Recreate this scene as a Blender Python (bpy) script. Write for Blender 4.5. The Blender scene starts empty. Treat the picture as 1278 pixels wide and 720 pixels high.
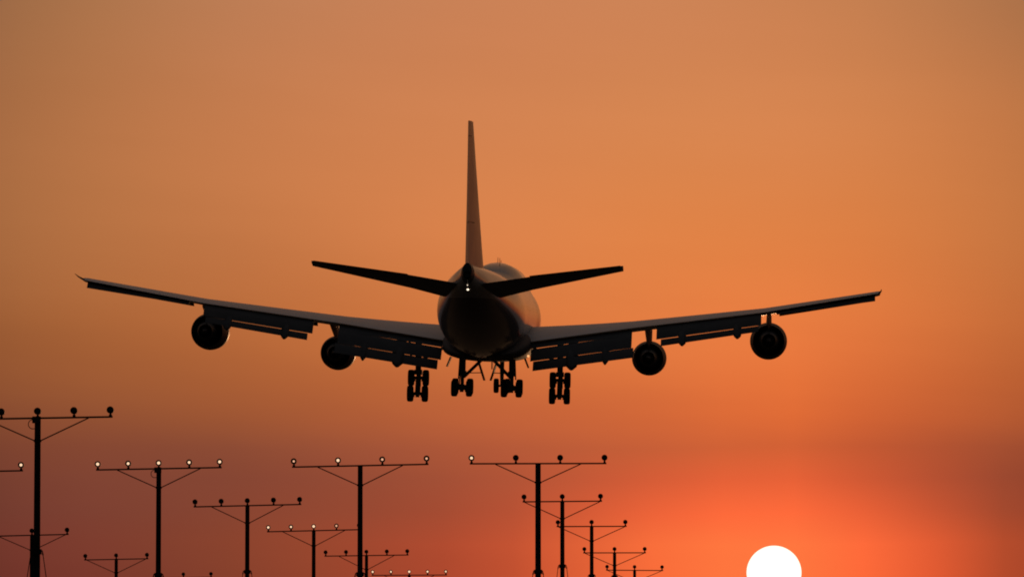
import bpy, bmesh, math
import numpy as np
from mathutils import Vector, Matrix

S = bpy.context.scene
C = S.collection
R = math.radians

# ------------------------------------------------------------------ camera
F_PX, W_PX = 7000.0, 1278.0            # a long telephoto lens
PITCH = math.atan(560.0 / F_PX)        # horizon lies below the frame
CAM_Z = 1.7
cam = bpy.data.cameras.new('camera')
cam.sensor_width = 36.0
cam.lens = 36.0 * F_PX / W_PX
cam.clip_start = 0.5
cam.clip_end = 80000.0
cam_ob = bpy.data.objects.new('camera', cam)
cam_ob.location = (0, 0, CAM_Z)
cam_ob.rotation_euler = (math.pi / 2 + PITCH, 0, 0)
C.objects.link(cam_ob)
S.camera = cam_ob
CF = Vector((0, math.cos(PITCH), math.sin(PITCH)))
CU = Vector((0, -math.sin(PITCH), math.cos(PITCH)))
CR = Vector((1, 0, 0))


def at(px, py, d):
    """the point seen at photo pixel (px, py), d metres in front of the camera"""
    return Vector((0, 0, CAM_Z)) + CF * d + CR * ((px - 639) / F_PX * d) + CU * ((360 - py) / F_PX * d)


# ------------------------------------------------------------------ world
SUN_EL, SUN_AZ = R(2.5), math.atan2(327, 7000)
world = bpy.data.worlds.new('World')
S.world = world
world.use_nodes = True
nt = world.node_tree
nt.nodes.clear()
N = nt.nodes.new
L = nt.links.new


def math_node(tree, op, a, b=None, clamp=False):
    n = tree.nodes.new('ShaderNodeMath')
    n.operation = op
    n.use_clamp = clamp
    for i, v in enumerate((a, b)):
        if v is None:
            continue
        if isinstance(v, (int, float)):
            n.inputs[i].default_value = v
        else:
            tree.links.new(v, n.inputs[i])
    return n.outputs[0]


def lin(c):
    c = np.asarray(c, float) / 255.0
    return np.where(c <= 0.04045, c / 12.92, ((c + 0.055) / 1.055) ** 2.4)


# colours of the evening sky by elevation, in columns of azimuth
ys = [-160, 10, 150, 300, 430, 520, 575, 625, 690, 760, 860, 960]
cols = {
    -60: [(128, 92, 68), (148, 100, 68), (160, 103, 65), (160, 101, 61), (146, 86, 50), (128, 71, 46), (112, 60, 44), (106, 56, 43), (106, 51, 40), (96, 46, 36), (80, 38, 31), (58, 30, 27)],
    22: [(142, 103, 74), (162, 109, 71), (171, 110, 68), (172, 108, 64), (157, 92, 52), (138, 77, 49), (124, 66, 48), (118, 62, 48), (117, 56, 44), (108, 50, 40), (90, 42, 34), (64, 33, 29)],
    330: [(176, 122, 88), (193, 127, 86), (199, 125, 78), (198, 120, 70), (183, 104, 57), (161, 87, 52), (140, 74, 53), (138, 70, 50), (144, 69, 46), (130, 61, 42), (105, 49, 38), (72, 36, 30)],
    640: [(190, 128, 90), (204, 130, 86), (211, 131, 81), (220, 130, 74), (214, 118, 62), (195, 99, 57), (178, 87, 56), (180, 82, 53), (197, 83, 50), (182, 75, 46), (140, 60, 42), (84, 40, 32)],
    850: [(192, 130, 88), (205, 131, 85), (214, 133, 80), (224, 130, 70), (229, 123, 65), (214, 105, 56), (203, 94, 55), (237, 98, 56), (255, 115, 61), (248, 104, 56), (170, 70, 44), (92, 43, 33)],
    966: [(190, 129, 86), (204, 130, 83), (215, 133, 80), (224, 129, 69), (234, 123, 64), (226, 109, 55), (214, 97, 54), (253, 104, 58), (255, 121, 64), (255, 112, 60), (176, 72, 44), (95, 43, 33)],
    1090: [(184, 125, 82), (197, 127, 80), (210, 130, 77), (219, 126, 67), (222, 116, 60), (208, 99, 52), (194, 87, 51), (220, 92, 53), (255, 106, 58), (246, 98, 54), (165, 67, 42), (90, 41, 32)],
    1250: [(164, 113, 77), (178, 117, 75), (196, 121, 71), (202, 119, 65), (197, 105, 55), (184, 91, 50), (160, 76, 49), (160, 73, 47), (184, 77, 44), (170, 70, 42), (130, 55, 37), (80, 38, 31)],
    1340: [(152, 106, 73), (166, 110, 71), (184, 115, 68), (190, 112, 61), (184, 98, 52), (168, 84, 47), (144, 69, 45), (142, 65, 43), (158, 67, 41), (146, 61, 39), (116, 49, 35), (74, 36, 30)],
}


def cubic(xk, yk, xq):
    """Catmull-Rom through the keys (smooth columns and rows, no Mach bands)"""
    xk = np.asarray(xk, float)
    yk = np.asarray(yk, float)
    m = np.gradient(yk, xk, axis=0)
    out = []
    for x in xq:
        i = int(np.clip(np.searchsorted(xk, x) - 1, 0, len(xk) - 2))
        h = xk[i + 1] - xk[i]
        t = (x - xk[i]) / h
        out.append((2 * t**3 - 3 * t**2 + 1) * yk[i] + (t**3 - 2 * t**2 + t) * h * m[i]
                   + (-2 * t**3 + 3 * t**2) * yk[i + 1] + (t**3 - t**2) * h * m[i + 1])
    return np.array(out)


kx = sorted(cols)
grid = np.array([lin(cols[k]) for k in kx])                    # column, row, rgb
qx = np.linspace(-60, 1340, 17)
qy = np.linspace(-160, 960, 29)
grid = cubic(kx, grid, qx)
grid = np.array([cubic(ys, g, qy) for g in grid])
grid = np.clip(grid, 0.004, 1.0)
EL0, EL1 = R((920 - 960) / F_PX * 57.29578), R((920 + 160) / F_PX * 57.29578)

tc = N('ShaderNodeTexCoord')
sep = N('ShaderNodeSeparateXYZ')
L(tc.outputs['Generated'], sep.inputs[0])
el = math_node(nt, 'ARCSINE', sep.outputs['Z'])
az = math_node(nt, 'ARCTAN2', sep.outputs['X'], sep.outputs['Y'])
# thin drifting haze layers: long, nearly level streaks
mp = N('ShaderNodeCombineXYZ')
L(math_node(nt, 'MULTIPLY', az, 9.0), mp.inputs[0])
L(math_node(nt, 'ADD', math_node(nt, 'MULTIPLY', el, 70.0), math_node(nt, 'MULTIPLY', az, 5.0)), mp.inputs[1])
ns = N('ShaderNodeTexNoise')
ns.inputs['Scale'].default_value = 1.0
ns.inputs['Detail'].default_value = 4.0
ns.inputs['Roughness'].default_value = 0.5
L(mp.outputs[0], ns.inputs['Vector'])
wob = math_node(nt, 'SUBTRACT', ns.outputs['Fac'], 0.5)
el_w = math_node(nt, 'ADD', el, math_node(nt, 'MULTIPLY', wob, 0.004))
fac = math_node(nt, 'DIVIDE', math_node(nt, 'SUBTRACT', el_w, EL0), EL1 - EL0, clamp=True)
prev = None
for i, x in enumerate(qx):
    rp = N('ShaderNodeValToRGB')
    cr = rp.color_ramp
    cr.interpolation = 'LINEAR'
    L(fac, rp.inputs[0])
    rows = grid[i][::-1]                                        # from the horizon up
    for j, c in enumerate(rows):
        p = j / (len(rows) - 1)
        if j == 0:
            e = cr.elements[0]
            e.position = 0.0
        elif j == len(rows) - 1:
            e = cr.elements[-1]
            e.position = 1.0
        else:
            e = cr.elements.new(p)
        e.color = (*c, 1)
    if prev is None:
        prev = rp.outputs[0]
    else:
        a0 = math.atan((qx[i - 1] - 639) / F_PX)
        a1 = math.atan((x - 639) / F_PX)
        f = math_node(nt, 'DIVIDE', math_node(nt, 'SUBTRACT', az, a0), a1 - a0, clamp=True)
        mx = N('ShaderNodeMix')
        mx.data_type = 'RGBA'
        L(f, mx.inputs[0])
        L(prev, mx.inputs[6])
        L(rp.outputs[0], mx.inputs[7])
        prev = mx.outputs[2]
gain = math_node(nt, 'ADD', math_node(nt, 'MULTIPLY', wob, 0.10), 1.0)
gv = N('ShaderNodeVectorMath')
gv.operation = 'SCALE'
L(prev, gv.inputs[0])
L(gain, gv.inputs['Scale'])

sky = N('ShaderNodeTexSky')
sky.sky_type = 'NISHITA'
sky.sun_disc = False
sky.sun_elevation = SUN_EL
sky.sun_rotation = SUN_AZ
sky.dust_density = 3.0
SKY_STRENGTH = 0.088
skv = N('ShaderNodeVectorMath')
skv.operation = 'SCALE'
L(sky.outputs[0], skv.inputs[0])

def smooth(v, a, b):
    n = N('ShaderNodeMapRange')
    n.interpolation_type = 'SMOOTHSTEP'
    n.inputs['From Min'].default_value = a
    n.inputs['From Max'].default_value = b
    L(v, n.inputs['Value'])
    return n.outputs[0]


# unseen sky shaped to light the airframe: dimmed low down, bright overhead
L(math_node(nt, 'MULTIPLY', math_node(nt, 'ADD', math_node(nt, 'MULTIPLY', smooth(el, R(4), R(58)), 0.92), 0.08), SKY_STRENGTH), skv.inputs['Scale'])
away = math_node(nt, 'MAXIMUM', smooth(el, R(9), R(38)), smooth(math_node(nt, 'ABSOLUTE', az), R(9), R(70)))
mx = N('ShaderNodeMix')
mx.data_type = 'RGBA'
L(away, mx.inputs[0])
L(gv.outputs[0], mx.inputs[6])
tint = N('ShaderNodeVectorMath')                                # added tint, warms the unseen sky's light on the airframe
tint.operation = 'MULTIPLY'
tint.inputs[1].default_value = (1.22, 1.0, 0.90)
L(skv.outputs[0], tint.inputs[0])
L(tint.outputs[0], mx.inputs[7])
bg = N('ShaderNodeBackground')
bg.inputs['Strength'].default_value = 1.0
L(mx.outputs[2], bg.inputs['Color'])
wo = N('ShaderNodeOutputWorld')
L(bg.outputs[0], wo.inputs['Surface'])

# ------------------------------------------------------------------ sun lamp
sl = bpy.data.lights.new('sun_lamp', 'SUN')
sl.energy = 0.7
sl.angle = R(0.5)
sl.color = (1.0, 0.52, 0.24)
slo = bpy.data.objects.new('sun_lamp', sl)
sd = Vector((math.sin(SUN_AZ) * math.cos(SUN_EL), math.cos(SUN_AZ) * math.cos(SUN_EL), math.sin(SUN_EL)))
slo.rotation_euler = sd.to_track_quat('Z', 'Y').to_euler()
slo.location = (0, 100, 60)
C.objects.link(slo)

S.render.engine = 'CYCLES'
S.view_settings.view_transform = 'Standard'
S.view_settings.look = 'None'
S.view_settings.exposure = 0.0
S.view_settings.gamma = 1.0
S.view_settings.use_curve_mapping = False
S.cycles.filter_width = 1.9


# ------------------------------------------------------------------ materials
def mat(name, color, rough=0.5, metal=0.0, var=0.15, scale=1.2, spec=0.5, coat=0.0):
    m = bpy.data.materials.new(name)
    m.use_nodes = True
    t = m.node_tree
    b = t.nodes['Principled BSDF']
    b.inputs['Roughness'].default_value = rough
    b.inputs['Metallic'].default_value = metal
    b.inputs['Specular IOR Level'].default_value = spec
    b.inputs['Coat Weight'].default_value = coat
    b.inputs['Coat Roughness'].default_value = 0.08
    co = t.nodes.new('ShaderNodeTexCoord')
    n = t.nodes.new('ShaderNodeTexNoise')
    n.inputs['Scale'].default_value = scale
    n.inputs['Detail'].default_value = 5
    t.links.new(co.outputs['Object'], n.inputs['Vector'])
    r = t.nodes.new('ShaderNodeValToRGB')
    r.color_ramp.elements[0].position = 0.3
    r.color_ramp.elements[1].position = 0.7
    r.color_ramp.elements[0].color = (*[c * (1 - var) for c in color], 1)
    r.color_ramp.elements[1].color = (*[min(1, c * (1 + var)) for c in color], 1)
    t.links.new(n.outputs['Fac'], r.inputs[0])
    t.links.new(r.outputs[0], b.inputs['Base Color'])
    rr = math_node(t, 'ADD', math_node(t, 'MULTIPLY', n.outputs['Fac'], 0.12), rough - 0.06)
    t.links.new(rr, b.inputs['Roughness'])
    return m


def emit(name, color, strength):
    m = bpy.data.materials.new(name)
    m.use_nodes = True
    t = m.node_tree
    t.nodes.clear()
    e = t.nodes.new('ShaderNodeEmission')
    e.inputs['Color'].default_value = (*color, 1)
    e.inputs['Strength'].default_value = strength
    o = t.nodes.new('ShaderNodeOutputMaterial')
    t.links.new(e.outputs[0], o.inputs['Surface'])
    return m


M = {
    'fuselage': mat('white_aircraft_paint', (0.50, 0.475, 0.455), 0.30, var=0.10, scale=0.5, coat=0.5),
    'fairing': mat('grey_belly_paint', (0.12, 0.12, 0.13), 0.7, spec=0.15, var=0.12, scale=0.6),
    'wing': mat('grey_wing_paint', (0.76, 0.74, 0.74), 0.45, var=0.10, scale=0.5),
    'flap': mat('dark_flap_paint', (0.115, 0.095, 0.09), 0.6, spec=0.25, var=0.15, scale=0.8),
    'tail': mat('tailplane_paint', (0.22, 0.22, 0.23), 0.5, var=0.10, scale=0.8),
    'fin': mat('fin_paint', (0.47, 0.44, 0.42), 0.36, var=0.05, scale=0.5),
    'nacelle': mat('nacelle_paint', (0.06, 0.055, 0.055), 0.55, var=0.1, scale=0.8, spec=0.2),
    'hot_metal': mat('exhaust_metal', (0.07, 0.06, 0.055), 0.5, 0.5, var=0.2, scale=3),
    'dark_hole': mat('sooty_metal', (0.02, 0.02, 0.02), 0.8),
    'cone': mat('tail_cone_metal', (0.10, 0.095, 0.095), 0.5, var=0.15, scale=2, spec=0.3),
    'gear': mat('gear_steel', (0.18, 0.18, 0.19), 0.45, 0.4, var=0.2, scale=4),
    'tyre': mat('tyre_rubber', (0.018, 0.018, 0.019), 0.85, var=0.2, scale=6),
    'rim': mat('wheel_alloy', (0.22, 0.22, 0.22), 0.4, 0.6),
    'mast': mat('weathered_mast_paint', (0.05, 0.036, 0.032), 0.85, var=0.3, scale=5, spec=0.1),
    'bar': mat('crossbar_paint', (0.22, 0.07, 0.04), 0.8, var=0.25, scale=6, spec=0.1),
    'lamp': mat('lamp_housing_paint', (0.03, 0.024, 0.023), 0.7, var=0.25, scale=9, spec=0.15),
    'glass': mat('unlit_lens_glass', (0.02, 0.02, 0.022), 0.3, spec=0.2),
    'concrete': mat('concrete', (0.28, 0.27, 0.25), 0.85, var=0.2, scale=3),
    'lit': emit('lit_lamp', (1.0, 0.64, 0.40), 1.2),
    'lit_dim': emit('dim_lit_lamp', (1.0, 0.50, 0.30), 0.9),
    'tail_light': emit('white_tail_light', (1.0, 0.80, 0.60), 2.0),
    'amber_glint': emit('amber_wing_glint', (1.0, 0.46, 0.18), 1.2),  # glowing colour that stands for reflected sun on the wing root
    'sun': emit('sun_surface', (1.0, 0.66, 0.53), 1.9),
}


def window_band(m):
    """rows of small dark cabin windows along both sides of the fuselage paint"""
    t = m.node_tree
    b = t.nodes['Principled BSDF']
    src = b.inputs['Base Color'].links[0].from_socket
    co = t.nodes.new('ShaderNodeTexCoord')
    sp = t.nodes.new('ShaderNodeSeparateXYZ')
    t.links.new(co.outputs['Object'], sp.inputs[0])
    fr = math_node(t, 'FRACT', math_node(t, 'MULTIPLY', sp.outputs['Y'], 1.96))
    a = math_node(t, 'LESS_THAN', math_node(t, 'ABSOLUTE', math_node(t, 'SUBTRACT', fr, 0.5)), 0.25)
    z = math_node(t, 'LESS_THAN', math_node(t, 'ABSOLUTE', math_node(t, 'SUBTRACT', sp.outputs['Z'], 0.62)), 0.19)
    y = math_node(t, 'GREATER_THAN', sp.outputs['Y'], -16.0)
    k = math_node(t, 'MULTIPLY', math_node(t, 'MULTIPLY', a, z), y)
    mx = t.nodes.new('ShaderNodeMix')
    mx.data_type = 'RGBA'
    t.links.new(k, mx.inputs[0])
    t.links.new(src, mx.inputs[6])
    mx.inputs[7].default_value = (0.03, 0.03, 0.035, 1)
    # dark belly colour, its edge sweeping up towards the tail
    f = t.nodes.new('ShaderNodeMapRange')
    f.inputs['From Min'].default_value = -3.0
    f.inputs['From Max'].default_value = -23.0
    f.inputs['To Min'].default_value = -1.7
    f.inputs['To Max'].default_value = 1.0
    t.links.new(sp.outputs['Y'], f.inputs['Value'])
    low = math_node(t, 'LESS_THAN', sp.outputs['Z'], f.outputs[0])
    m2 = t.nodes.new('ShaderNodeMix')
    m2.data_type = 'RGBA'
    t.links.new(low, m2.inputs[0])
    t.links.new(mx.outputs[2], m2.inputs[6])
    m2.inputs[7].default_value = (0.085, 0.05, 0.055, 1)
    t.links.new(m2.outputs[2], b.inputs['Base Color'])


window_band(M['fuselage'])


# ------------------------------------------------------------------ mesh helpers
class MB:
    def __init__(self):
        self.v, self.f = [], []

    def loft(self, rings, caps=True):
        o = len(self.v)
        n = len(rings[0])
        for r in rings:
            self.v += [tuple(p) for p in r]
        for i in range(len(rings) - 1):
            for j in range(n):
                k = (j + 1) % n
                self.f.append((o + i * n + j, o + i * n + k, o + (i + 1) * n + k, o + (i + 1) * n + j))
        if caps:
            self.f.append(tuple(o + j for j in range(n)))
            self.f.append(tuple(o + (len(rings) - 1) * n + j for j in range(n)))
        return self

    def tube(self, pts, rad, n=10):
        pts = [Vector(p) for p in pts]
        if isinstance(rad, (int, float)):
            rad = [rad] * len(pts)
        rings = []
        for i, p in enumerate(pts):
            d = (pts[min(i + 1, len(pts) - 1)] - pts[max(i - 1, 0)]).normalized()
            a = d.orthogonal().normalized() if i == 0 else (a - d * a.dot(d)).normalized()
            b = d.cross(a)
            rings.append([p + (a * math.cos(t) + b * math.sin(t)) * rad[i]
                          for t in (2 * math.pi * k / n for k in range(n))])
        return self.loft(rings)

    def lathe(self, prof, origin, axis, n=28, caps=True):
        """prof: (distance along axis, radius)"""
        ax = Vector(axis).normalized()
        a = ax.orthogonal().normalized()
        b = ax.cross(a)
        o = Vector(origin)
        return self.loft([[o + ax * s + (a * math.cos(t) + b * math.sin(t)) * max(r, 0.001)
                           for t in (2 * math.pi * k / n for k in range(n))] for s, r in prof], caps)

    def box(self, c, size, rot=None):
        c = Vector(c)
        hx, hy, hz = (s / 2 for s in size)
        ring = lambda z: [(-hx, -hy, z), (hx, -hy, z), (hx, hy, z), (-hx, hy, z)]
        f = (lambda p: c + rot @ Vector(p)) if rot else (lambda p: c + Vector(p))
        return self.loft([[f(p) for p in ring(-hz)], [f(p) for p in ring(hz)]])

    def build(self, name, m, parent=None, sharp=35, label=None):
        me = bpy.data.meshes.new(name)
        me.from_pydata(self.v, [], self.f)
        bm = bmesh.new()
        bm.from_mesh(me)
        bmesh.ops.recalc_face_normals(bm, faces=bm.faces)
        bm.to_mesh(me)
        bm.free()
        me.polygons.foreach_set('use_smooth', [True] * len(me.polygons))
        me.set_sharp_from_angle(angle=R(sharp))
        me.materials.append(m)
        o = bpy.data.objects.new(name, me)
        C.objects.link(o)
        if parent:
            o.parent = parent
        if label:
            o['label'] = label
        return o


def tag(o, label, cat, group=None):
    o['label'] = label
    o['category'] = cat
    if group:
        o['group'] = group


def empty(name, mw):
    o = bpy.data.objects.new(name, None)
    o.empty_display_size = 0.5
    C.objects.link(o)
    o.matrix_world = mw
    return o


# ------------------------------------------------------------------ setting
gm = mat('dry_grass_ground', (0.030, 0.026, 0.016), 0.95, var=0.4, scale=0.15)
g = MB()
nx = 8
for i in range(nx + 1):
    for j in range(nx + 1):
        g.v.append((-40000 + 80000 * i / nx, -40000 + 80000 * j / nx, 0))
for i in range(nx):
    for j in range(nx):
        a = i * (nx + 1) + j
        g.f.append((a, a + nx + 1, a + nx + 2, a + 1))
go = g.build('ground', gm)
go['kind'] = 'structure'

sun_d = 22000.0
sun_c = at(966, 714.2, sun_d)
su = MB()
su.lathe([(-math.cos(a) * 1.0, math.sin(a)) for a in (math.pi * k / 40 for k in range(41))], (0, 0, 0), (0, 0, 1), 80, False)
so = su.build('sun', M['sun'])
so.location = sun_c
k = sun_d * 34.2 / F_PX
so.scale = (k, k, k * 0.985)                                    # slightly flattened by the low air
tag(so, 'white glowing setting sun, low at the lower right of the orange sky', 'sun')

# ------------------------------------------------------------------ airliner
# body frame: x right, y forward, z up; station s in metres behind the nose, y = 34 - s
D_TAIL, S_TAIL = 402.0, 69.0
fwd_c = Vector(((929 - 639) / F_PX, 1.0, (360 - 474) / F_PX)).normalized()
roll = R(1.0)
rt_c = Vector((math.cos(roll), 0, -math.sin(roll)))
rt_c = (rt_c - fwd_c * rt_c.dot(fwd_c)).normalized()
up_c = rt_c.cross(fwd_c).normalized()
w = lambda v: CR * v.x + CF * v.y + CU * v.z
rt, fw, up = w(rt_c), w(fwd_c), w(up_c)
org = at(582, 388, D_TAIL) + fw * (S_TAIL - 34.0)
mw = Matrix(((rt.x, fw.x, up.x, org.x), (rt.y, fw.y, up.y, org.y), (rt.z, fw.z, up.z, org.z), (0, 0, 0, 1)))
jet = empty('jet_airliner', mw)
tag(jet, 'four engined jet airliner landing with wheels and flaps down, seen from behind', 'airplane')


def B(x, s, z):
    return Vector((x, 34.0 - s, z))


def naca(x, t):
    return 5 * t * (0.2969 * math.sqrt(x) - 0.1260 * x - 0.3516 * x * x + 0.2843 * x**3 - 0.1036 * x**4)


def foil(le, te, t, x0=0.0, x1=1.0, n=11, nrm=Vector((0, 0, 1)), cam_=0.0, shift=0.0):
    """closed airfoil ring between chord fractions x0..x1 (upper side out, lower side back)"""
    le, te = Vector(le), Vector(te)
    ch = te - le
    c = ch.length
    u = (nrm - ch * (nrm.dot(ch) / ch.length_squared)).normalized()
    xs = [x0 + (x1 - x0) * (1 - math.cos(math.pi * k / (n - 1))) / 2 for k in range(n)]
    top = [le + ch * x + u * c * (naca(x, t) + cam_ * 4 * x * (1 - x) + shift) for x in xs]
    bot = [le + ch * x + u * c * (-naca(x, t) + cam_ * 4 * x * (1 - x) + shift) - u * 0.004 for x in xs]
    return top + bot[::-1]


def lerp_tab(tab, b):
    for p, q in zip(tab, tab[1:]):
        if b <= q[0] or q is tab[-1]:
            f = (b - p[0]) / (q[0] - p[0])
            return [a + (c - a) * f for a, c in zip(p, q)]


# fuselage: (s, half width, top, bottom)
prof = [(0.0, 0.05, -0.55, -0.65), (0.25, 0.62, 0.15, -1.2), (1.0, 1.32, 1.0, -1.85), (2.5, 2.05, 1.9, -2.5),
        (5, 2.75, 2.7, -3.0), (8, 3.12, 3.1, -3.22), (11, 3.25, 3.25, -3.27), (20, 3.25, 3.28, -3.27),
        (30, 3.25, 3.3, -3.27), (40, 3.25, 3.32, -3.27), (46, 3.25, 3.33, -3.22), (50, 3.15, 3.35, -2.92),
        (54, 2.85, 3.36, -2.28), (58, 2.35, 3.36, -1.38), (62, 1.72, 3.36, -0.25), (65, 1.16, 3.36, 0.85),
        (67.4, 0.58, 3.42, 1.75), (68.5, 0.39, 3.46, 2.2), (68.8, 0.34, 3.44, 2.26)]
hump = [(2.2, 1.9, 0.6), (3.5, 2.0, 1.4), (5.5, 2.1, 1.95), (8, 2.12, 2.25), (10, 2.12, 2.38), (21, 2.12, 2.38),
        (23.5, 1.75, 2.35), (26, 1.1, 2.2), (28, 0.6, 2.0)]
rings = []
ss = sorted(set([0, .1, .25, .5, 1, 1.7, 2.5, 3.5, 5, 6.5, 8, 9.5] + list(np.arange(11, 67, 1.5)) + [67.2, 67.9, 68.5, 68.8]))
NF = 48
for s in ss:
    _, wd, tp, bt = cubic([p[0] for p in prof], np.array(prof), [s])[0] if s > 0 else prof[0]
    zc = (tp + bt) / 2
    ring = []
    hz = lerp_tab(hump, s) if hump[0][0] <= s <= hump[-1][0] else None
    for k in range(NF):
        a = 2 * math.pi * k / NF
        x, z = wd * math.sin(a), zc + (tp - bt) / 2 * math.cos(a)
        if hz and math.cos(a) > 0:
            zu, ru = hz[1], hz[2]
            d = Vector((x, z))
            r0 = d.length
            e = d / r0
            bq = e.y * zu
            disc = bq * bq - (zu * zu - ru * ru)
            if disc > 0:
                r1 = bq + math.sqrt(disc)
                h = max(0, min(1, 0.5 + (r1 - r0) / 0.5))
                rr = r0 + (r1 - r0) * h + 0.12 * h * (1 - h)
                x, z = e.x * rr, e.y * rr
        ring.append(B(x, s, z))
    rings.append(ring)
cut = [i for i, s in enumerate(ss) if s >= 67.9][0]
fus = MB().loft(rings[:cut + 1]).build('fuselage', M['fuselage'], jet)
MB().loft(rings[cut:]).build('tail_cone', M['cone'], jet)
# belly fairing between the wing roots
rings = []
for s, wd, bt, tpz in [(17, 1.6, -3.2, -2.7), (19, 2.7, -3.38, -2.0), (22, 3.3, -3.48, -1.2), (30, 3.46, -3.52, -0.9), (36, 3.44, -3.5, -1.1),
                       (40, 3.25, -3.42, -1.7), (44, 2.6, -3.3, -2.4), (46.5, 1.6, -3.16, -2.9)]:
    zc = (bt + tpz) / 2 + (tpz - bt) * 0.1
    ring = []
    for k in range(32):
        a = 2 * math.pi * k / 32
        sx, cz = math.sin(a), math.cos(a)
        p = 0.72
        x = wd * math.copysign(abs(sx) ** p, sx)
        z = zc + (tpz - zc if cz > 0 else zc - bt) * math.copysign(abs(cz) ** 0.8, cz)
        ring.append(B(x, s, z))
    rings.append(ring)
MB().loft(rings).build('belly_fairing', M['fairing'], jet)
MB().lathe([(0, 0.32), (0.22, 0.28), (0.23, 0.22), (-0.1, 0.2)], B(0, 68.75, 2.62), (0, -1, 0), 24).build('exhaust_outlet', M['dark_hole'], jet)
for z, s, r in ((1.86, 67.72, 0.028), (1.58, 66.95, 0.085)):
    MB().lathe([(-r * math.cos(a), r * math.sin(a)) for a in (math.pi * k / 10 for k in range(11))],
               B(-0.02, s, z), (0, 0, 1), 16, False).build('tail_light', M['tail_light'], jet)
for s, x, h in ((19, 0, 0.42), (13, 0, 0.3), (24.5, 0.4, 0.25)):
    MB().loft([foil(B(x, s, 4.1), B(x, s + 0.5, 4.1), 0.12, nrm=Vector((1, 0, 0)), n=6),
               foil(B(x, s + 0.25, 4.5 + h), B(x, s + 0.5, 4.5 + h), 0.12, nrm=Vector((1, 0, 0)), n=6)]).build('antenna', M['nacelle'], jet)

# fin and rudder
XN = Vector((1, 0, 0))
fin_tab = [(2.6, 53.6, 66.4, .105), (13.62, 66.3, 70.0, .09)]


def fin_ring(z, x0, x1, n=12):
    _, a, b, t = lerp_tab(fin_tab, z)
    return foil(B(0, a, z), B(0, b, z), t, x0, x1, n, XN)


zz = [2.6, 5, 8, 11, 13.5]
tip = [p.copy() for p in fin_ring(13.62, 0.04, 0.70)]
fin = MB().loft([fin_ring(z, 0, 0.70) for z in zz] + [tip]).build('fin', M['fin'], jet)
for z0, z1 in ((3.3, 6.40), (6.44, 12.52)):
    MB().loft([fin_ring(z, 0.702, 1.0) for z in np.linspace(z0, z1, 4)]).build('rudder', M['fin'], fin)
MB().loft([fin_ring(z, 0.702, 1.0) for z in (12.56, 13.5)] + [fin_ring(13.6, 0.702, 0.97)]).build('fin_tip_cap', M['fin'], fin)

# tailplane (trimmed nose down) with two elevators a side
st_tab = [(0.4, 57.3, 66.1, 2.02, .105), (4.4, 61.0, 67.35, 2.62, .10), (11.2, 67.2, 69.85, 3.44, .09)]


def st_ring(b, x0, x1, sd_, dz=0.0, n=10):
    _, a, c, z, t = lerp_tab(st_tab, b)
    le = B(b * sd_, a, z - (c - a) * math.tan(R(6.9)))
    te = B(b * sd_, c, z + dz)
    return foil(le, te, t, x0, x1, n)


for sd_ in (-1, 1):
    ht = MB().loft([st_ring(b, 0, 0.72, sd_) for b in (0.4, 2, 4.4, 7, 9.5, 11.0)] + [st_ring(11.18, 0.05, 0.72, sd_)]).build('tailplane', M['tail'], jet)
    MB().loft([st_ring(b, 0.722, 1, sd_, -0.10) for b in (1.0, 2.5, 4.36)]).build('elevator', M['tail'], ht)
    MB().loft([st_ring(b, 0.722, 1, sd_) for b in (4.42, 7, 11.0)]).build('elevator', M['tail'], ht)

# wings: (b, s_le, s_te, z_te, incidence, t/c)
wtab = [(0.0, 18.5, 35.0, -2.35, 2.0, .125), (3.3, 21.6, 36.0, -1.93, 1.6, .115), (11.2, 28.6, 38.6, -.76, 0.6, .085),
        (21.4, 37.6, 44.4, .56, 0.3, .08), (30.1, 44.9, 48.9, 2.1, -0.6, .09)]


def wing_pts(b, sd_):
    _, a, c, z, inc, t = lerp_tab(wtab, b)
    return B(b * sd_, a, z + (c - a) * math.tan(R(inc))), B(b * sd_, c, z), t


def wing_ring(b, sd_, x0=0, x1=1, n=15):
    le, te, t = wing_pts(b, sd_)
    return foil(le, te, t, x0, x1, n, cam_=0.012)


def slat_pt(b, s0, z0, sd_):
    _, a, c, z, inc, t = lerp_tab(wtab, b)
    return B(b * sd_, c + s0, z + z0)


def flap(parent, sd_, b0, b1, segs, name='flap', m='flap', t=0.13):
    """each segment: ((ds, dz) at its nose, (ds, dz) at its tail) off the wing's trailing edge, at b0 and at b1"""
    for (n0, t0), (n1, t1) in segs:
        rs = []
        for k in range(4):
            f = k / 3
            b = b0 + (b1 - b0) * f
            nn = [p + (q - p) * f for p, q in zip(n0, n1)]
            tt = [p + (q - p) * f for p, q in zip(t0, t1)]
            rs.append(foil(slat_pt(b, nn[0], nn[1], sd_), slat_pt(b, tt[0], tt[1], sd_), t, n=9))
        MB().loft(rs).build(name, M[m], parent)


def scale_seg(seg, k):
    return tuple((p[0] * k[0], p[1] * k[1]) for p in seg)


FORE = ((-0.6, -0.12), (0.6, -0.56))
MID = ((0.45, -0.625), (1.95, -1.55))
AFT = ((1.80, -1.60), (2.85, -2.32))
MID_O = ((0.45, -0.55), (1.95, -1.55))
AFT_O = ((1.80, -1.56), (2.85, -2.32))

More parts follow.
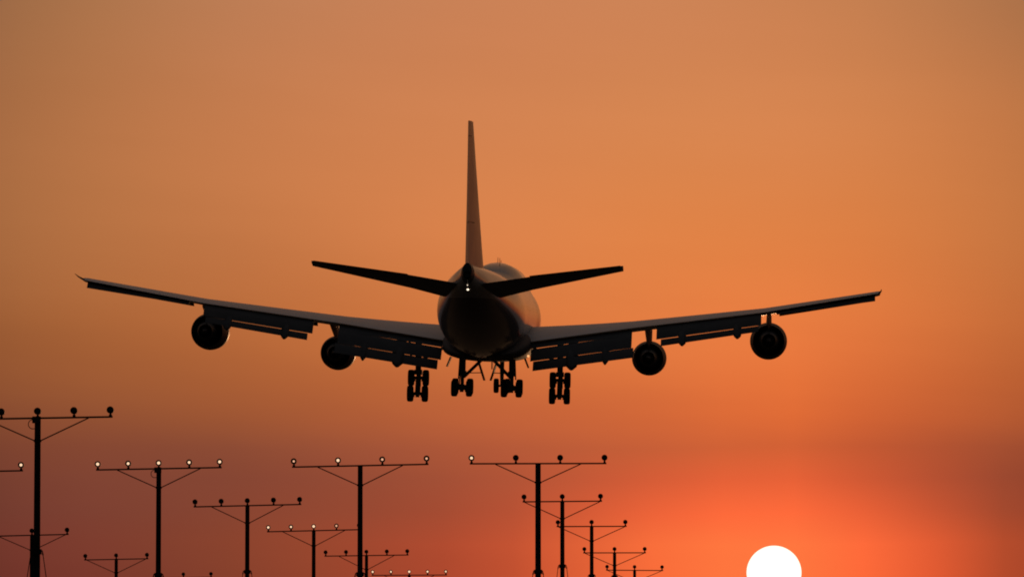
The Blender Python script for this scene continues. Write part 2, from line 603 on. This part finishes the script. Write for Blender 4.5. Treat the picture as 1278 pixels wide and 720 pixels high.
for sd_ in (-1, 1):
    bs = [0, 1.7, 3.3, 5, 7, 9, 11.2, 13, 15, 18, 21.4, 24, 27, 29.9]
    rs = [wing_ring(b, sd_) for b in bs]
    le, te, t = wing_pts(30.1, sd_)
    rs.append(foil(le + (te - le) * .1, te, t * .95, n=15, cam_=.012))
    wg = MB().loft(rs).build('wing', M['wing'], jet)
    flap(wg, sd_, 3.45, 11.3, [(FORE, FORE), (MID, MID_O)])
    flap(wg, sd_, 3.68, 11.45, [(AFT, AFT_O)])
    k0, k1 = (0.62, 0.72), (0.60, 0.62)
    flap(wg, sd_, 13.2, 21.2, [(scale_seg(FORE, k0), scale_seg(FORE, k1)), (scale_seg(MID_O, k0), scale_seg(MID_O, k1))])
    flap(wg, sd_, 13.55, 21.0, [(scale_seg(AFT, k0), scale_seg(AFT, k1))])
    # drooped outboard aileron
    al = [((-0.9, -0.04), (0.25, -0.34)), ((-0.7, -0.02), (0.3, -0.55))]
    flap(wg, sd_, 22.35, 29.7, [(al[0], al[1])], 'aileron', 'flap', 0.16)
    # drooped leading edge flaps
    for b0, b1 in ((5.2, 10.6), (13.6, 20.2), (22.6, 28.8)):
        rs = []
        for k in range(4):
            b = b0 + (b1 - b0) * k / 3
            le, te, t = wing_pts(b, sd_)
            c = 1.0 if b < 20 else 0.75
            rs.append(foil(le + Vector((0, 0.55 * c, -0.58 * c)), le + Vector((0, -0.05, -0.02)), 0.12, n=8))
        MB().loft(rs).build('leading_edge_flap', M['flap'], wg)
    # flap track fairings
    for b, k, ww in ((6.7, 1.0, 1.7), (9.3, 0.97, 1.0), (15.2, 0.70, 1.1), (19.4, 0.68, 1.1)):
        rs = []
        for ds, dz, hw, hh in ((-4.2, -0.5, .05, .05), (-3.0, -0.62, .22, .28), (-0.5, -0.85, .26, .42), (1.3, -1.45, .28, .42),
                               (2.5, -2.22, .27, .36), (3.0, -2.52, .12, .16)):
            c = slat_pt(b, ds * k, dz * k, sd_)
            rs.append([c + Vector((hw * ww * math.sin(a), 0, hh * k * math.cos(a))) for a in (2 * math.pi * q / 12 for q in range(12))])
        MB().loft(rs).build('flap_track_fairing', M['flap'], wg)
    # tip probe
    le, te, t = wing_pts(30.1, sd_)
    MB().tube([te + Vector((-.1 * sd_, 0.6, 0.0)), te + (Vector((-.18, -0.5, 0.2)) if sd_ < 0 else Vector((0.02, -0.45, 0.13))), te + (Vector((-.42, -0.9, 0.42)) if sd_ < 0 else Vector((0.03, -0.6, 0.28)))], [0.09, 0.05, 0.015], 8).build('wingtip_probe', M['flap'], wg)
    # sun glint at the wing root, built as a small glowing ball
    if sd_ == 1:
        MB().lathe([(-.10 * math.cos(a), .10 * math.sin(a)) for a in (math.pi * k / 10 for k in range(11))],
                   B(3.28, 37.4, -3.04), (0, 0, 1), 14, False).build('wing_root_glint', M['amber_glint'], wg)

    # engines
    for b, s0, z in ((12.4, 22.4, -3.0), (21.82, 31.2, -1.54)):
        o = B(b * sd_, s0, z)
        ax = (0, -1, 0)
        q = 1.05 if b > 15 else 1.0
        en = MB().lathe([(s_, r_ * q) for s_, r_ in [(0.25, 1.08), (0.02, 1.14), (0.0, 1.2), (0.12, 1.27), (0.7, 1.35), (1.7, 1.38), (2.8, 1.34), (3.9, 1.24), (4.5, 1.16),
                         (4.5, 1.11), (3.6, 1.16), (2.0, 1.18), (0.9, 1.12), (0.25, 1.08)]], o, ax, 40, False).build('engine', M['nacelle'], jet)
        MB().lathe([(s_, r_ * q) for s_, r_ in [(0.95, 0.05), (1.0, 0.2), (1.3, 0.4), (1.32, 1.14), (1.4, 1.14), (1.42, 0.5)]], o, ax, 32).build('fan', M['hot_metal'], en)
        MB().lathe([(s_, r_ * q) for s_, r_ in [(1.45, 0.62), (2.8, 0.86), (4.2, 0.82), (5.4, 0.62), (5.9, 0.50), (5.9, 0.46), (5.0, 0.50), (4.6, 0.50)]], o, ax, 32).build('core_cowl', M['hot_metal'], en)
        MB().lathe([(4.7, 0.28), (5.6, 0.30), (6.1, 0.22), (6.6, 0.04)], o, ax, 24).build('exhaust_cone', M['hot_metal'], en)
        le, te, t = wing_pts(b, sd_)
        # pylon: from the top of the cowl up and back under the wing
        pr = []
        for zt, y0, y1 in ((z + 0.75, 1.6, 5.2), (z + 1.28, 1.2, 6.2), (le.z - 0.32, 4.2, 11.0 if b < 15 else 8.6), (le.z + 0.0, 5.6, 10.0 if b < 15 else 8.2)):
            pr.append(foil(B(b * sd_, s0 + y0, zt), B(b * sd_, s0 + y1, zt), 0.09, nrm=XN, n=8))
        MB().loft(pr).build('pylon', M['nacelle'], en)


# landing gear
def wheel(parent, c, r=0.64, wd=0.49):
    h = wd / 2
    ty = MB().lathe([(-h * .55, r * .55), (-h * .9, r * .68), (-h, r * .82), (-h * .82, r * .95), (-h * .4, r), (h * .4, r), (h * .82, r * .95),
                     (h, r * .82), (h * .9, r * .68), (h * .55, r * .55)], c, (1, 0, 0), 28).build('wheel', M['tyre'], parent)
    return ty


def main_gear(x, s, z_top, piv, wheels, brace, doors, extra=True):
    g_ = MB()
    px, ps, pz = piv
    g_.tube([B(x, s, z_top), B(x, s, z_top - 1.0), B(x, s, pz + 0.9)], [0.26, 0.25, 0.22], 14)
    g_.tube([B(x, s, pz + 1.0), B(px, ps, pz)], [0.15, 0.14], 12)
    g_.box(B(x, s, pz + 1.05), (0.62, 0.45, 0.4))
    g_.box(B(px, ps, pz), (0.36, 0.5, 0.42))
    o = g_.build('landing_gear', M['gear'], jet)
    (s1, z1), (s2, z2) = wheels
    b_ = MB()
    b_.tube([B(px, s1, z1), B(px, s2, z2)], 0.22, 12)
    for s_, z_ in wheels:
        b_.tube([B(px - .56, s_, z_), B(px + .56, s_, z_)], 0.11, 10)
        b_.tube([B(px - .34, s_, z_), B(px + .34, s_, z_)], 0.14, 12)
        b_.tube([B(px - .3, s_, z_ - .02), B(px - .28, s_, z_ - .28)], 0.05, 6)
        b_.tube([B(px + .3, s_, z_ - .02), B(px + .28, s_, z_ - .28)], 0.05, 6)
        b_.box(B(px, s_, z_ - .1), (0.3, 0.3, 0.36))
    b_.build('bogie_beam', M['gear'], o)
    for s_, z_ in wheels:
        for dx in (-.575, .575):
            wheel(o, B(px + dx, s_, z_))
    for p, q, r in brace:
        MB().tube([B(*p), B(*q)], r, 8).build('brace', M['gear'], o)
    for p, q, wd in doors:
        p, q = B(*p), B(*q)
        d = (q - p)
        y = Vector((0, 1, 0))
        n_ = d.cross(y).normalized() * 0.045
        MB().loft([[p - y * wd + n_, p + y * wd + n_, p + y * wd - n_, p - y * wd - n_],
                   [q - y * wd * .8 + n_, q + y * wd * .8 + n_, q + y * wd * .8 - n_, q - y * wd * .8 - n_]]).build('gear_door', M['fairing'], o)
    return o


for sd_ in (-1, 1):
    # wing gear, bogie tilted toes up
    x = 5.56 * sd_
    main_gear(x, 31.4, -1.6, (x, 31.4, -5.48), ((30.95, -4.87), (31.85, -6.11)),
              [((x, 31.4, -3.6), (x - 2.1 * sd_, 31.4, -2.4), .12), ((x, 31.4, -4.0), (x, 29.0, -2.2), .11), ((x + .16, 31.3, -3.9), (x + .2, 31.9, -5.5), .06)],
              [((x + .75 * sd_, 31.0, -2.0), (x + .55 * sd_, 31.0, -3.6), 0.9)])
    # body gear
    x = 1.93 * sd_
    main_gear(x, 34.6, -3.2, (x, 34.6, -5.5), ((33.87, -5.48), (35.33, -5.63)),
              [((x - .1 * sd_, 34.6, -4.75), (x - 1.55 * sd_, 34.4, -3.3), .13), ((x - .3 * sd_, 34.6, -4.42), (0.45 * sd_, 34.5, -4.38), .035),
               ((x, 34.6, -4.6), (x, 31.9, -3.3), .12), ((x + .22 * sd_, 34.7, -3.3), (x + .3 * sd_, 34.7, -4.9), .05), ((x - .16, 34.8, -4.3), (x - .2, 35.2, -5.4), .045)],
              [((0.78 * sd_, 34.0, -3.35), (0.24 * sd_, 34.0, -4.98), 1.2), ((x + .95 * sd_, 34.0, -3.2), (x + 1.25 * sd_, 34.0, -3.95), 0.9)])

ng = MB()
ng.tube([B(0, 8.0, -2.8), B(0, 8.0, -4.2), B(0, 8.0, -5.42)], [0.2, 0.18, 0.14], 12)
ng.tube([B(-.45, 8.0, -5.42), B(.45, 8.0, -5.42)], 0.1, 10)
ngo = ng.build('landing_gear', M['gear'], jet)
MB().tube([B(0, 8, -4.3), B(0, 5.6, -3.0)], 0.1, 8).build('brace', M['gear'], ngo)
for x in (-.46, .46):
    wheel(ngo, B(x, 8.0, -5.42), 0.61, 0.42)
for x in (-.85, .85):
    MB().box(B(x, 7.2, -3.6), (0.06, 2.2, 0.95)).build('gear_door', M['fuselage'], ngo)

# ------------------------------------------------------------------ approach light masts
GROUP = 'approach light masts in rows towards the runway'
RW = math.atan2(361, F_PX)                                      # runway heading, right of the view


def lamp(parent, p, lit):
    """round lamp head on a short stem, looking down the approach and a little up"""
    ax = Vector((-math.sin(RW), -math.cos(RW), 0.10)).normalized()
    h = MB()
    c = p + Vector((0, 0, 0.18))
    h.lathe([(-0.12, 0.035), (-0.10, 0.055), (-0.04, 0.088), (0.05, 0.098), (0.085, 0.098), (0.085, 0.084), (0.055, 0.082), (0.05, 0.02)], c, ax, 22)
    h.tube([p, c - Vector((0, 0, 0.07))], [0.028, 0.024], 8)
    h.box(p + Vector((0, 0, 0.045)), (0.075, 0.075, 0.05))
    o = h.build('lamp', M['lamp'], parent)
    r = {0: .08, 1: .047, 2: .040, 3: .056}[lit] * (0.9 + 0.2 * ((p.x * 7.31 + p.z * 3.7) % 1.0))
    MB().lathe([(0.052, r * .98), (0.062, r), (0.072, r * .7), (0.076, 0.004)], c, ax, 18).build(
        'lens', {0: M['glass'], 1: M['lit'], 2: M['lit_dim'], 3: M['lit']}[lit], o)


def mast(px, py, d, n, sp, lits, tilt, brace_x, brace_drop, label, collar=None, box=False, lean=0.0, r=0.082, over=0.06, pole_dx=0.0):
    top = at(px, py, d)
    base = Vector((top.x, top.y, 0))
    root = empty('approach_light_mast', Matrix.Translation(base) @ Matrix.Rotation(-RW, 4, 'Z'))
    tag(root, label, 'light mast', GROUP)
    root.rotation_euler[1] = 0
    H = top.z
    tl = R(tilt)
    bar = lambda x: Vector((x * math.cos(tl), -0.0, H + x * math.sin(tl)))
    rv = Matrix.Rotation(RW, 4, 'Z')
    pb = MB()
    lx = lambda z: pole_dx + lean * (H - z) / H
    pb.tube([(lx(0), 0, 0.15), (lx(H * .5), 0, H * .5), (lx(H), 0, H - 0.02)], [r * 1.25, r * 1.12, r], 14)
    pb.build('pole', M['mast'], root)
    half = (n - 1) / 2 * sp + over
    MB().tube([bar(-half), bar(0), bar(half)], 0.026, 8).build('crossbar', M['bar'], root)
    for s_ in (-1, 1):
        MB().tube([bar(brace_x * s_) - Vector((0, 0, .02)), Vector((lx(H - brace_drop) + r * .9 * s_, 0, H - brace_drop))], 0.018, 6).build('brace', M['bar'], root)
    MB().lathe([(-.03, r + .025), (.03, r + .025)], (lx(H), 0, H - brace_drop), (0, 0, 1), 14).build('clamp', M['mast'], root)
    MB().box((lx(0), 0, 0.08), (0.7, 0.7, 0.16)).build('concrete_base', M['concrete'], root)
    for i in range(n):
        p = bar((i - (n - 1) / 2) * sp)
        # lamps are built in the mast's own frame, whose y axis follows the runway
        lamp_local(root, p, lits[i])
    if collar:
        zc = H - (collar - py) * d / F_PX
        cb = MB()
        cb.lathe([(-.07, r + .05), (.07, r + .05)], (lx(zc), 0, zc), (0, 0, 1), 14)
        cb.tube([(lx(zc) - .17, 0, zc - .09), (lx(zc) - .15, 0, zc + .02), (lx(zc) + .15, 0, zc + .02), (lx(zc) + .17, 0, zc - .09)], 0.024, 8)
        cb.build('collar', M['mast'], root)
        for s_ in (-1, 1):
            MB().tube([(lx(zc) + .17 * s_, 0, zc - .08), (lx(zc) + 1.15 * s_, 0, 0.1)], 0.013, 6).build('guy_wire', M['bar'], root)
    if box:
        MB().box((lx(H) - .02, -0.1, H - .05), (0.22, 0.14, 0.18)).build('junction_box', M['mast'], root)
        pts = [Vector((-.12 - .13 * math.sin(a) * 1.0, -0.08, H - .04 - .13 + .13 * math.cos(a))) for a in (R(10 + 32 * k) for k in range(10))]
        MB().tube(pts, 0.011, 6).build('cable', M['mast'], root)
    return root


def lamp_local(root, p, lit):
    global RW
    keep = RW
    RW = 0.0
    lamp(root, p, lit)
    RW = keep


mast(47.1, 521.6, 153.5, 5, 1.0, (0, 0, 0, 0, 0), 0.85, 1.40, 0.62,
     'tallest and nearest dark light mast, five unlit lamps, cable loop at its top, far left', 688, True, r=.086)
mast(198.2, 584.6, 184, 5, 1.005, (1, 1, 1, 1, 1), 0.95, 1.37, 0.62,
     'light mast with five glowing lamps in a row, taller of the two tall left ones', 717, True, r=.082)
mast(308.8, 630.6, 213.7, 5, 1.0, (0, 0, 0, 0, 0), 1.2, 1.37, 0.66,
     'mast with five unlit dark lamps standing between the two masts with glowing lamps', 713)
mast(391.6, 661.8, 245, 5, 0.995, (1, 1, 3, 2, 2), 1.2, 1.36, 0.66,
     'shorter mast with five small glowing lamps, its bar end hidden behind a taller pole')
mast(457.4, 692.8, 275.5, 5, 1.005, (0, 0, 0, 0, 0), 0.7, 1.36, 0.68,
     'low mast with five unlit lamps standing right behind a tall pole with four lamps')
mast(510.8, 717.2, 306, 5, 1.0, (3, 1, 3, 3, 1), 0.2, 1.36, 0.68,
     'lowest mast with five tiny glowing lamps, only its bar showing at the bottom edge')
mast(449.6, 580.8, 184, 4, 1.456, (2, 1, 2, 2), 1.04, 1.40, 0.64,
     'tall mast with four glowing lamps on a wide bar, no lamp over its pole', 716)
mast(671.5, 578.2, 184, 4, 1.456, (1, 0, 0, 0), 0.0, 1.40, 0.62,
     'tall mast below the airliner with four lamps, only the leftmost one lit', 713, r=.09)
mast(-56.2, 588.6, 184, 4, 1.456, (1, 1, 1, 1), 0.9, 1.40, 0.64,
     'mast cut off by the left edge, only one glowing lamp at its bar end visible', 717)
mast(701.8, 625.4, 217, 3, 1.48, (0, 0, 0), 0.4, 1.46, 0.66,
     'three lamp mast just right of the tall mast with one lit lamp', 706)
mast(738.4, 656.5, 247, 3, 1.485, (0, 0, 0), 0.1, 1.46, 0.64,
     'second of the four stepped three lamp masts left of the sun, counted from the tallest', 718)
mast(767.0, 689.4, 276, 3, 1.485, (0, 0, 0), 0.0, 1.46, 0.62,
     'third of the four stepped three lamp masts left of the sun, counted from the tallest', 719)
mast(792.0, 711.2, 304, 3, 1.49, (0, 0, 0), -0.5, 1.46, 0.62,
     'smallest of the three lamp masts, lowest and closest to the setting sun')
mast(39.9, 667.5, 235, 3, 1.485, (0, 0, 0), 1.3, 1.40, 0.62,
     'three lamp mast standing just behind the tallest mast at the far left')
mast(145.1, 697.5, 268, 3, 1.48, (0, 0, 0), 1.0, 1.40, 0.64,
     'low three lamp mast between the tallest left mast and the five glowing lamps')
mast(229.0, 720.4, 300, 3, 1.48, (0, 0, 0), 0.7, 1.40, 0.64,
     'lowest three lamp mast, two unlit lamps peeping over the bottom edge')
